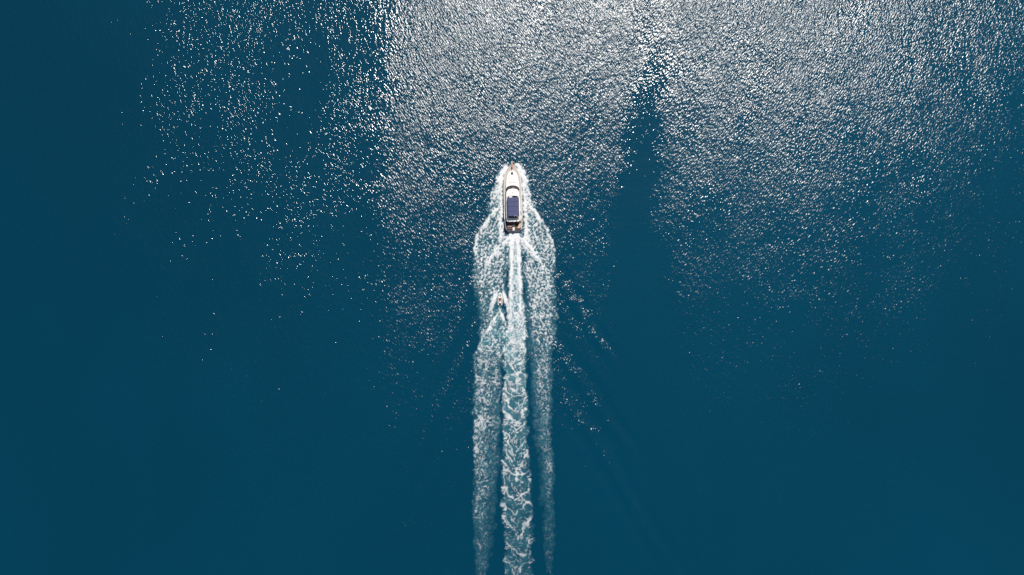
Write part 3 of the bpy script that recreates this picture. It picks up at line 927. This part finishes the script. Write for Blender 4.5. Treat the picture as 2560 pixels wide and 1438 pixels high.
# cockpit: sole, side coamings, transom, sun patch
ZC = 0.95
ck = [(0.35, 1.62), (0.9, 1.86), (1.8, 2.0), (Y_CK + 0.3, 2.04)]
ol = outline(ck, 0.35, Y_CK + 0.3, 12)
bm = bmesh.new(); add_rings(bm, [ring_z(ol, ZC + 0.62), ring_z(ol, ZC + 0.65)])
from_bm('cockpit_sole', bm, M['brown'], yacht)  # overhang's shadow put into the sole's dark colour
for sd in (-1, 1):
    bm = bmesh.new()
    rr = []
    for y in np.linspace(0.15, Y_CK + 0.6, 14):
        b = beam(y)
        rr.append([(sd * (b - 0.02), y, 1.50), (sd * (b - 0.02), y, 2.02 - 0.18 * max(0, 1 - y / 1.2)), (sd * (b - 0.17), y, 2.02 - 0.18 * max(0, 1 - y / 1.2)), (sd * (b - 0.17), y, 1.50)])
    add_rings(bm, rr)
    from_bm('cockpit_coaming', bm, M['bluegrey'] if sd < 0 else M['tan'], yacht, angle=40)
# sunlit patch of deck built as a raised tan block on the right, low bench on the left
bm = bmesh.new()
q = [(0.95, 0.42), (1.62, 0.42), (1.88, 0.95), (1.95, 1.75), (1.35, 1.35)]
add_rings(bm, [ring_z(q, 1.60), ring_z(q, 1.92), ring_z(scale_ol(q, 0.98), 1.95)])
from_bm('sun_patch_block', bm, M['tan'], yacht)
bm = bmesh.new(); add_box(bm, -0.92, 0.98, 1.74, 1.15, 0.26, 0.28, 0.04); from_bm('aft_bench', bm, M['tan'], yacht, angle=40)
# dark-topped table with tan fiddle and a passerelle over the transom
bm = bmesh.new(); add_box(bm, 0.02, 1.45, 2.20, 0.52, 1.00, 0.05, 0.015); tb = from_bm('cockpit_table', bm, M['tan'], yacht)
bm = bmesh.new(); add_box(bm, 0.02, 1.36, 2.235, 0.44, 0.74, 0.03, 0.01); from_bm('glass_top', bm, M['glass'], tb)
bm = bmesh.new(); add_tube(bm, [(0.02, 1.45, 1.60), (0.02, 1.45, 2.18)], 0.06, 10); from_bm('table_leg', bm, M['steel'], tb, smooth=True)
bm = bmesh.new(); add_box(bm, 0.02, 0.34, 1.78, 0.54, 0.92, 0.06, 0.02); ps = from_bm('passerelle', bm, M['tan'], yacht)
for k in range(4):
    bm = bmesh.new(); add_box(bm, 0.02, 0.02 + 0.21 * k, 1.818, 0.46, 0.15, 0.02, 0.004); from_bm('tread', bm, M['offwhite'], ps)
bm = bmesh.new(); add_box(bm, 0, 0.10, 1.42, 3.30, 0.16, 0.50, 0.04); from_bm('transom', bm, M['brown'], yacht)
bm = bmesh.new()
sp = [(-1.65, 0.06), (-1.55, -0.30), (-1.2, -0.46), (1.2, -0.46), (1.55, -0.30), (1.65, 0.06)]
add_rings(bm, [ring_z(sp, 0.38), ring_z(scale_ol(sp, 1.01), 0.44), ring_z(sp, 0.48)])
from_bm('swim_platform', bm, M['offwhite'], yacht)
# steps from cockpit to side decks
for sd in (-1, 1):
    bm = bmesh.new(); add_box(bm, sd * 1.80, Y_CK + 0.1, 1.66, 0.30, 0.30, 0.16, 0.03); from_bm('step', bm, M['tan'], yacht)

# bow: pulpit, windlass, cleats, stanchioned guard rails
bm = bmesh.new()
pl = [(-0.26, 15.75), (-0.20, 16.9), (0.20, 16.9), (0.26, 15.75)]
add_rings(bm, [ring_z(pl, 2.10), ring_z(pl, 2.19)]); pul = from_bm('bow_pulpit', bm, M['tan'], yacht)
bm = bmesh.new(); add_tube(bm, [(0, 16.7, 2.06), (0, 17.0, 1.98), (0, 17.05, 1.72)], [0.05, 0.05, 0.03], 8)
add_box(bm, 0, 17.03, 1.66, 0.40, 0.10, 0.06, 0.02); from_bm('anchor', bm, M['steel'], yacht)
bm = bmesh.new(); add_tube(bm, [(0.0, ly(420.5), 2.02), (0.0, ly(420.5), 2.22), (0.0, ly(420.5), 2.26)], [0.11, 0.09, 0.05], 10); from_bm('windlass', bm, M['grey'], yacht, smooth=True)
for sd in (-1, 1):
    for y in (15.0, 8.2, 1.9):
        bm = bmesh.new(); z = sheer(y) + 0.13; x = sd * (beam(y) - 0.09)
        add_tube(bm, [(x, y - 0.14, z + 0.02), (x, y, z + 0.03), (x, y + 0.14, z + 0.02)], [0.012, 0.022, 0.012], 6)
        add_tube(bm, [(x, y, z - 0.06), (x, y, z + 0.03)], 0.025, 6)
        from_bm('cleat', bm, M['steel'], yacht, smooth=True)
    ys_ = np.linspace(5.0, 16.5, 26)
    bm = bmesh.new()
    add_tube(bm, [(sd * max(beam(min(y, 16.3)) - 0.10, 0.16), y, sheer(y) + (0.72 if y > 6 else 0.30)) for y in ys_], 0.014, 6)
    gr = from_bm('guard_rail', bm, M['steel'], yacht, smooth=True)
    for y in np.linspace(6.2, 16.0, 8):
        bm = bmesh.new(); x = sd * max(beam(y) - 0.10, 0.16)
        add_tube(bm, [(x, y, sheer(y) + 0.05), (x, y, sheer(y) + 0.72)], 0.012, 6)
        from_bm('stanchion', bm, M['steel'], gr, smooth=True)
# coil of rope on the right side deck
bm = bmesh.new()
for k, (dx, dy) in enumerate(((0, 0.30), (0.03, 0.0), (0.05, -0.32))):
    c = Vector((1.92 + dx, ly(533) + dy, sheer(4.4) + 0.05))
    add_tube(bm, [c + Vector((0.11 * math.cos(a), 0.14 * math.sin(a), 0.012 * a)) for a in np.linspace(0, 12, 30)], 0.022, 5)
from_bm('rope_coil', bm, M['rope'], yacht, smooth=True)


def at_yacht(x, y, z):
    """world place of a point given in the yacht's frame"""
    return Matrix.Translation((0.40, 14.2, 0)) @ Matrix.Rotation(YAW, 4, 'Z') @ Vector((x, y, z))


# ---------------------------------------------------------------- fenders hung along the topsides
def make_fender(sd, py, r, ln, label):
    y = ly(py, 1.2)
    b = beam(y)
    w = at_yacht(sd * (b + r * 0.95), y, 0.95)
    t = empty('fender', w, YAW)
    tag(t, label, 'fender', 'fenders hung along the yacht hull')
    bm = bmesh.new()
    prof = [(0.03, -ln / 2), (r * 0.6, -ln / 2 + 0.03), (r * 0.95, -ln / 2 + 0.12), (r, 0), (r * 0.95, ln / 2 - 0.12), (r * 0.6, ln / 2 - 0.03), (0.04, ln / 2), (0.04, ln / 2 + 0.06)]
    rings = [[(a * math.cos(k * math.pi / 6), a * math.sin(k * math.pi / 6), z) for k in range(12)] for a, z in prof]
    add_rings(bm, rings)
    from_bm('fender_body', bm, M['dark'], t, smooth=True)
    bm = bmesh.new(); add_tube(bm, [(0, 0, ln / 2 + 0.04), (-sd * r * 0.75, 0, sheer(y) - 0.82), (-sd * (r + 0.06), 0, sheer(y) - 0.84)], 0.012, 5)
    from_bm('lanyard', bm, M['rope'], t, smooth=True)


make_fender(-1, 461, 0.13, 0.6, 'small dark fender nearest the bow on the yacht\'s left side')
make_fender(-1, 500.5, 0.13, 0.6, 'small dark fender on the yacht\'s left side, second from the bow')
make_fender(-1, 528.6, 0.13, 0.6, 'small dark fender on the yacht\'s left side, third from the bow')
make_fender(-1, 543.8, 0.21, 0.75, 'big round black fender at the left rear of the yacht')
make_fender(1, 473.8, 0.14, 0.6, 'small dark fender nearest the bow on the yacht\'s right side')
make_fender(1, 500.5, 0.14, 0.6, 'small dark fender halfway along the yacht\'s right side')
make_fender(1, 543.0, 0.22, 0.75, 'big round black fender at the right rear of the yacht')

# ---------------------------------------------------------------- red cushions lying in the cockpit
for (xa, ya, xb, yb_, lab) in ((-1.30, 1.45, -0.92, 2.02, 'narrow red cushion lying aslant on the dark aft deck, further left'),
                               (-0.60, 1.45, -0.22, 2.02, 'narrow red cushion lying aslant on the dark aft deck, beside the table')):
    a = at_yacht((xa + xb) / 2, (ya + yb_) / 2, 1.605)
    ang = math.atan2(yb_ - ya, xb - xa)
    bm = bmesh.new()
    L_ = math.hypot(xb - xa, yb_ - ya)
    add_box(bm, 0, 0, 0.045, L_, 0.17, 0.09, 0.03)
    t = from_bm('deck_cushion', bm, M['red'], None, angle=45)
    t.location = a; t.rotation_euler = (0, 0, ang + YAW)
    tag(t, lab, 'cushion', 'red cushions in the cockpit')


# ================================================================ people
def skin_mesh(name, verts, edges, root, mat, parent, levels=1):
    me = bpy.data.meshes.new(name)
    me.from_pydata([v[0] for v in verts], edges, [])
    o = bpy.data.objects.new(name, me); COL.objects.link(o)
    md = o.modifiers.new('skin', 'SKIN'); md.use_smooth_shade = True
    sub = o.modifiers.new('subdivision', 'SUBSURF'); sub.levels = levels; sub.render_levels = levels
    for i, v in enumerate(verts):
        r = v[1]
        me.skin_vertices[0].data[i].radius = (r, r) if not isinstance(r, tuple) else r
        me.skin_vertices[0].data[i].use_root = (i == root)
    dg = bpy.context.evaluated_depsgraph_get()
    m2 = bpy.data.meshes.new_from_object(o.evaluated_get(dg))
    o.modifiers.clear(); o.data = m2
    bpy.data.meshes.remove(me)
    m2.name = name
    m2.materials.clear(); m2.materials.append(mat)
    m2.polygons.foreach_set('use_smooth', [True] * len(m2.polygons))
    if parent: o.parent = parent
    return o


def person(loc, rz, J, label, group, top_mat, short_mat, top_name, hair_len=0.0):
    """J: joints pelvis, chest, neck, head, and per side elbow/hand/knee/ankle/toe in the figure's own frame (facing +Y)"""
    t = empty('person', loc, rz)
    tag(t, label, 'person', group)
    V, E_ = [], []

    def add(p, r, par=None):
        V.append((tuple(p), r)); i = len(V) - 1
        if par is not None: E_.append((par, i))
        return i
    P = {k: Vector(v) for k, v in J.items()}
    pel = add(P['pelvis'], (0.15, 0.11))
    waist = add(P['pelvis'].lerp(P['chest'], 0.5), (0.135, 0.10), pel)
    chest = add(P['chest'], (0.165, 0.115), waist)
    neck = add(P['neck'], 0.058, chest)
    hd = (P['head'] - P['neck']).normalized()
    chin = add(P['neck'] + hd * 0.07, 0.066, neck)
    head = add(P['head'], 0.092, chin)
    crown_ = add(P['head'] + hd * 0.085, 0.072, head)
    fwd = Vector(J['face']).normalized()
    add(P['head'] + fwd * 0.115 - hd * 0.01, 0.013, head)            # nose
    right = fwd.cross(hd).normalized()
    for sd in (-1, 1): add(P['head'] + right * sd * 0.105, 0.016, head)   # ears
    for s_, sd in (('l', -1), ('r', 1)):
        sh = add(P['shoulder_' + s_], 0.068, chest)
        el = add(P['elbow_' + s_], 0.046, sh)
        wr = add(P['hand_' + s_] + (P['elbow_' + s_] - P['hand_' + s_]).normalized() * 0.09, 0.031, el)
        pm = add(P['hand_' + s_], (0.042, 0.022), wr)
        d = (P['hand_' + s_] - P['elbow_' + s_]).normalized()
        across = d.cross(Vector((0, 0, 1)))
        across = across.normalized() if across.length > 0.1 else Vector((1, 0, 0))
        dn = across.cross(d).normalized()
        if dn.z > 0: dn = -dn
        for q, (off, ln) in enumerate(((-0.033, 0.068), (-0.011, 0.078), (0.011, 0.074), (0.033, 0.058))):
            k0 = add(P['hand_' + s_] + d * 0.045 + across * off, 0.010, pm)
            k1 = add(P['hand_' + s_] + d * (0.045 + ln * 0.6) + across * off * 1.05 + dn * 0.012, 0.0088, k0)
            add(P['hand_' + s_] + d * (0.045 + ln * 0.85) + across * off * 1.05 + dn * 0.042, 0.0078, k1)
        th = add(P['hand_' + s_] - d * 0.01 - across * sd * 0.05, 0.012, pm)
        add(P['hand_' + s_] + d * 0.03 - across * sd * 0.066 + dn * 0.015, 0.009, th)
        hip = add(P['pelvis'] + Vector((sd * 0.095, 0, -0.02)) + (P['knee_' + s_] - P['pelvis']).normalized() * 0.06, 0.092, pel)
        mid = add(P['pelvis'].lerp(P['knee_' + s_], 0.55) + Vector((sd * 0.04, 0, 0)), 0.077, hip)
        kn = add(P['knee_' + s_], 0.056, mid)
        cf = add(P['knee_' + s_].lerp(P['ankle_' + s_], 0.35), 0.053, kn)
        an = add(P['ankle_' + s_], 0.036, cf)
        add(P['toe_' + s_], (0.042, 0.026), an)
    skin_mesh('body', V, E_, 0, M['skin'], t)
    # clothing: top and shorts a finger wider than the body, hair as a cap
    c = [(P['pelvis'].lerp(P['chest'], 0.28), (0.150, 0.118)), (P['pelvis'].lerp(P['chest'], 0.65), (0.165, 0.124)), (P['chest'], (0.185, 0.135)), (P['chest'].lerp(P['neck'], 0.45), (0.13, 0.10))]
    E2 = [(0, 1), (1, 2), (2, 3)]
    c = [(tuple(a), r) for a, r in c]
    for s_ in 'lr':
        c.append((tuple(P['shoulder_' + s_]), 0.084)); E2.append((2, len(c) - 1))
    skin_mesh(top_name, c, E2, 0, top_mat, t)
    c = [(tuple(P['pelvis'].lerp(P['chest'], 0.18)), (0.155, 0.118)), (tuple(P['pelvis']), (0.172, 0.128))]
    E2 = [(0, 1)]
    for s_, sd in (('l', -1), ('r', 1)):
        a = P['pelvis'] + Vector((sd * 0.095, 0, -0.02)) + (P['knee_' + s_] - P['pelvis']).normalized() * 0.06
        b = P['pelvis'].lerp(P['knee_' + s_], 0.5) + Vector((sd * 0.045, 0, 0))
        c.append((tuple(a), 0.106)); E2.append((1, len(c) - 1)); c.append((tuple(b), 0.094)); E2.append((len(c) - 2, len(c) - 1))
    skin_mesh('shorts', c, E2, 1, short_mat, t)
    c = [(tuple(P['head'] - fwd * 0.025 + hd * 0.03), 0.100), (tuple(P['head'] + hd * 0.085 - fwd * 0.012), 0.082), (tuple(P['head'] - fwd * 0.06 - hd * 0.02), 0.078), (tuple(P['head'] - fwd * (0.075 + hair_len * 0.3) - hd * (0.08 + hair_len)), 0.06)]
    skin_mesh('hair', c, [(0, 1), (0, 2), (2, 3)], 0, M['hair'], t)
    for sd in (-1, 1):
        bm = bmesh.new()
        bmesh.ops.create_icosphere(bm, subdivisions=1, radius=0.012, matrix=Matrix.Translation(P['head'] + fwd * 0.088 + right * sd * 0.033 + hd * 0.012))
        from_bm('eye', bm, M['eye'], t, smooth=True)
    return t


# someone stretched out on the bow pulpit, feet over the stem, head towards the stern
wbow = at_yacht(0.0, 15.95, 2.19)
J = dict(pelvis=(0, 0.05, 0.13), chest=(0, -0.32, 0.30), neck=(0, -0.53, 0.42), head=(0.0, -0.65, 0.55), face=(0.0, 0.75, 0.5),
         shoulder_l=(-0.19, -0.42, 0.36), shoulder_r=(0.19, -0.42, 0.36), elbow_l=(-0.27, -0.62, 0.18), elbow_r=(0.27, -0.62, 0.18), hand_l=(-0.24, -0.62, -0.02 + 0.06), hand_r=(0.24, -0.62, 0.04),
         knee_l=(-0.13, 0.46, 0.30), knee_r=(0.12, 0.50, 0.18), ankle_l=(-0.10, 0.82, 0.06), ankle_r=(0.10, 0.92, 0.08), toe_l=(-0.11, 0.95, 0.08), toe_r=(0.11, 1.02, 0.18))
person(wbow, YAW, J, 'person in red swimwear reclining on the yacht\'s bow tip', None, M['red'], M['red'], 'swim_top', 0.06)

# ================================================================ the jet ski
jx, jy = (1250.2 - 1280) * 0.1, (719 - 763) * 0.1
jet_ski = empty('jet_ski', (jx, jy, 0.0), math.radians(-1.0))
tag(jet_ski, 'small white jet ski with tan and pink seat trailing the yacht', 'jet ski')
JL = 3.18
JB = [(0.0, 0.50), (0.15, 0.56), (0.9, 0.585), (1.9, 0.57), (2.4, 0.50), (2.8, 0.36), (3.05, 0.20), (JL, 0.03)]
ol = outline(JB, 0.0, JL, 26)
def jz(y): return 0.46 + 0.16 * (y / JL) ** 2
bm = bmesh.new()
add_rings(bm, [[(x * 0.55, y * 0.93, -0.22 + 0.16 * (y / JL) ** 3) for x, y in ol], [(x * 0.9, y * 0.985, 0.10) for x, y in ol], [(x, y, jz(y) - 0.16) for x, y in ol],
               [(x * 1.015, y, jz(y) - 0.08) for x, y in ol], [(x * 0.97, y, jz(y)) for x, y in ol], [(x * 0.80, 0.05 + y * 0.96, jz(y) - 0.02) for x, y in ol]])
jh = from_bm('hull', bm, M['gelcoat'], jet_ski, angle=40)
# bow hood, split by a dark vent
HD = [(1.75, 0.30), (2.1, 0.40), (2.5, 0.36), (2.8, 0.24), (3.0, 0.06)]
ol = outline(HD, 1.75, 3.0, 16)
bm = bmesh.new()
add_rings(bm, [[(x, y, jz(y) - 0.04) for x, y in ol], [(x * 0.92, y, 0.74 - 0.10 * (y - 1.75)) for x, y in ol], [(x * 0.6, y * 0.97 + 0.07, 0.86 - 0.14 * (y - 1.75)) for x, y in ol]])
from_bm('bow_hood', bm, M['gelcoat'], jet_ski, angle=40)
bm = bmesh.new()
q = [(-0.22, 2.22), (0.22, 2.22), (0.10, 2.78), (0.0, 2.92), (-0.10, 2.78)]
add_rings(bm, [ring_z(q, lambda x, y: 0.80 - 0.14 * (y - 2.2)), ring_z(scale_ol(q, 0.85), lambda x, y: 0.87 - 0.14 * (y - 2.2))])
dash = from_bm('dashboard', bm, M['dark'], jet_ski)
bm = bmesh.new(); add_box(bm, 0, 2.42, 0.90, 0.10, 0.12, 0.03, 0.01); from_bm('gauge', bm, M['steel'], dash)
# handlebar with grips and mirrors
bm = bmesh.new()
add_tube(bm, [(-0.34, 1.98, 0.98), (-0.14, 2.10, 1.0), (0.14, 2.10, 1.0), (0.34, 1.98, 0.98)], 0.018, 6)
add_tube(bm, [(0, 2.10, 1.0), (0, 2.28, 0.80)], 0.05, 8)
hb = from_bm('handlebar', bm, M['dark'], jet_ski, smooth=True)
for sd in (-1, 1):
    bm = bmesh.new(); add_tube(bm, [(sd * 0.24, 2.04, 0.99), (sd * 0.38, 1.955, 0.975)], 0.026, 8); from_bm('grip', bm, M['dark'], hb, smooth=True)
    bm = bmesh.new(); add_box(bm, sd * 0.40, 2.42, 0.74, 0.14, 0.07, 0.10, 0.03); from_bm('mirror', bm, M['dark'], jet_ski)
# footwells
for sd in (-1, 1):
    bm = bmesh.new(); add_box(bm, sd * 0.36, 1.15, 0.463, 0.17, 1.5, 0.035, 0.015); from_bm('footwell_mat', bm, M['grey'], jet_ski)
# stepped seat in three colours
def seat_piece(y0, y1, z, w0, w1, mat, name):
    bm = bmesh.new()
    rr = []
    for f in np.linspace(0, 1, 6):
        y = y0 + (y1 - y0) * f; w = w0 + (w1 - w0) * f
        rr.append([(-w, y, 0.44), (-w * 0.95, y, z - 0.09), (-w * 0.66, y, z), (0, y, z + 0.02), (w * 0.66, y, z), (w * 0.95, y, z - 0.09), (w, y, 0.44)])
    add_rings(bm, rr)
    return from_bm(name, bm, mat, jet_ski, angle=50)
seat_piece(1.18, 1.86, 0.80, 0.23, 0.21, M['yellowtan'], 'front_seat')
seat_piece(0.86, 1.175, 0.86, 0.25, 0.235, M['pink'], 'rear_seat')
seat_piece(0.50, 0.855, 0.84, 0.26, 0.25, M['gelcoat'], 'seat_tail')
bm = bmesh.new(); add_box(bm, 0, 0.26, 0.475, 0.72, 0.46, 0.05, 0.02); from_bm('boarding_mat', bm, M['dark'], jet_ski)
bm = bmesh.new(); add_tube(bm, [(-0.24, 0.5, 0.60), (-0.22, 0.36, 0.70), (0.22, 0.36, 0.70), (0.24, 0.5, 0.60)], 0.022, 6); from_bm('grab_handle', bm, M['dark'], jet_ski, smooth=True)
bm = bmesh.new(); add_tube(bm, [(0, 0.1, 0.10), (0, -0.10, 0.10)], [0.10, 0.08], 10); from_bm('jet_nozzle', bm, M['steel'], jet_ski, smooth=True)
for sd in (-1, 1):
    bm = bmesh.new(); add_box(bm, sd * 0.585, 0.75, 0.24, 0.06, 1.3, 0.10, 0.02); from_bm('sponson', bm, M['dark'], jet_ski)

# rider astride the front seat, hands on the bar
J = dict(pelvis=(0, 0, 0.10), chest=(0, 0.18, 0.48), neck=(0, 0.25, 0.68), head=(0, 0.31, 0.82), face=(0, 1, 0.05),
         shoulder_l=(-0.20, 0.20, 0.56), shoulder_r=(0.20, 0.20, 0.56), elbow_l=(-0.36, 0.33, 0.34), elbow_r=(0.36, 0.33, 0.34), hand_l=(-0.315, 0.57, 0.235), hand_r=(0.315, 0.57, 0.235),
         knee_l=(-0.31, 0.42, 0.06), knee_r=(0.31, 0.42, 0.06), ankle_l=(-0.36, 0.10, -0.27), ankle_r=(0.36, 0.10, -0.27), toe_l=(-0.37, 0.28, -0.31), toe_r=(0.37, 0.28, -0.31))
rw_ = Matrix.Translation((jx, jy, 0)) @ Matrix.Rotation(math.radians(-1.0), 4, 'Z') @ Vector((0, 1.45, 0.80))
person(rw_, math.radians(-1.0), J, 'rider in a red vest sitting astride the white jet ski', None, M['red'], M['dark'], 'vest', 0.0)
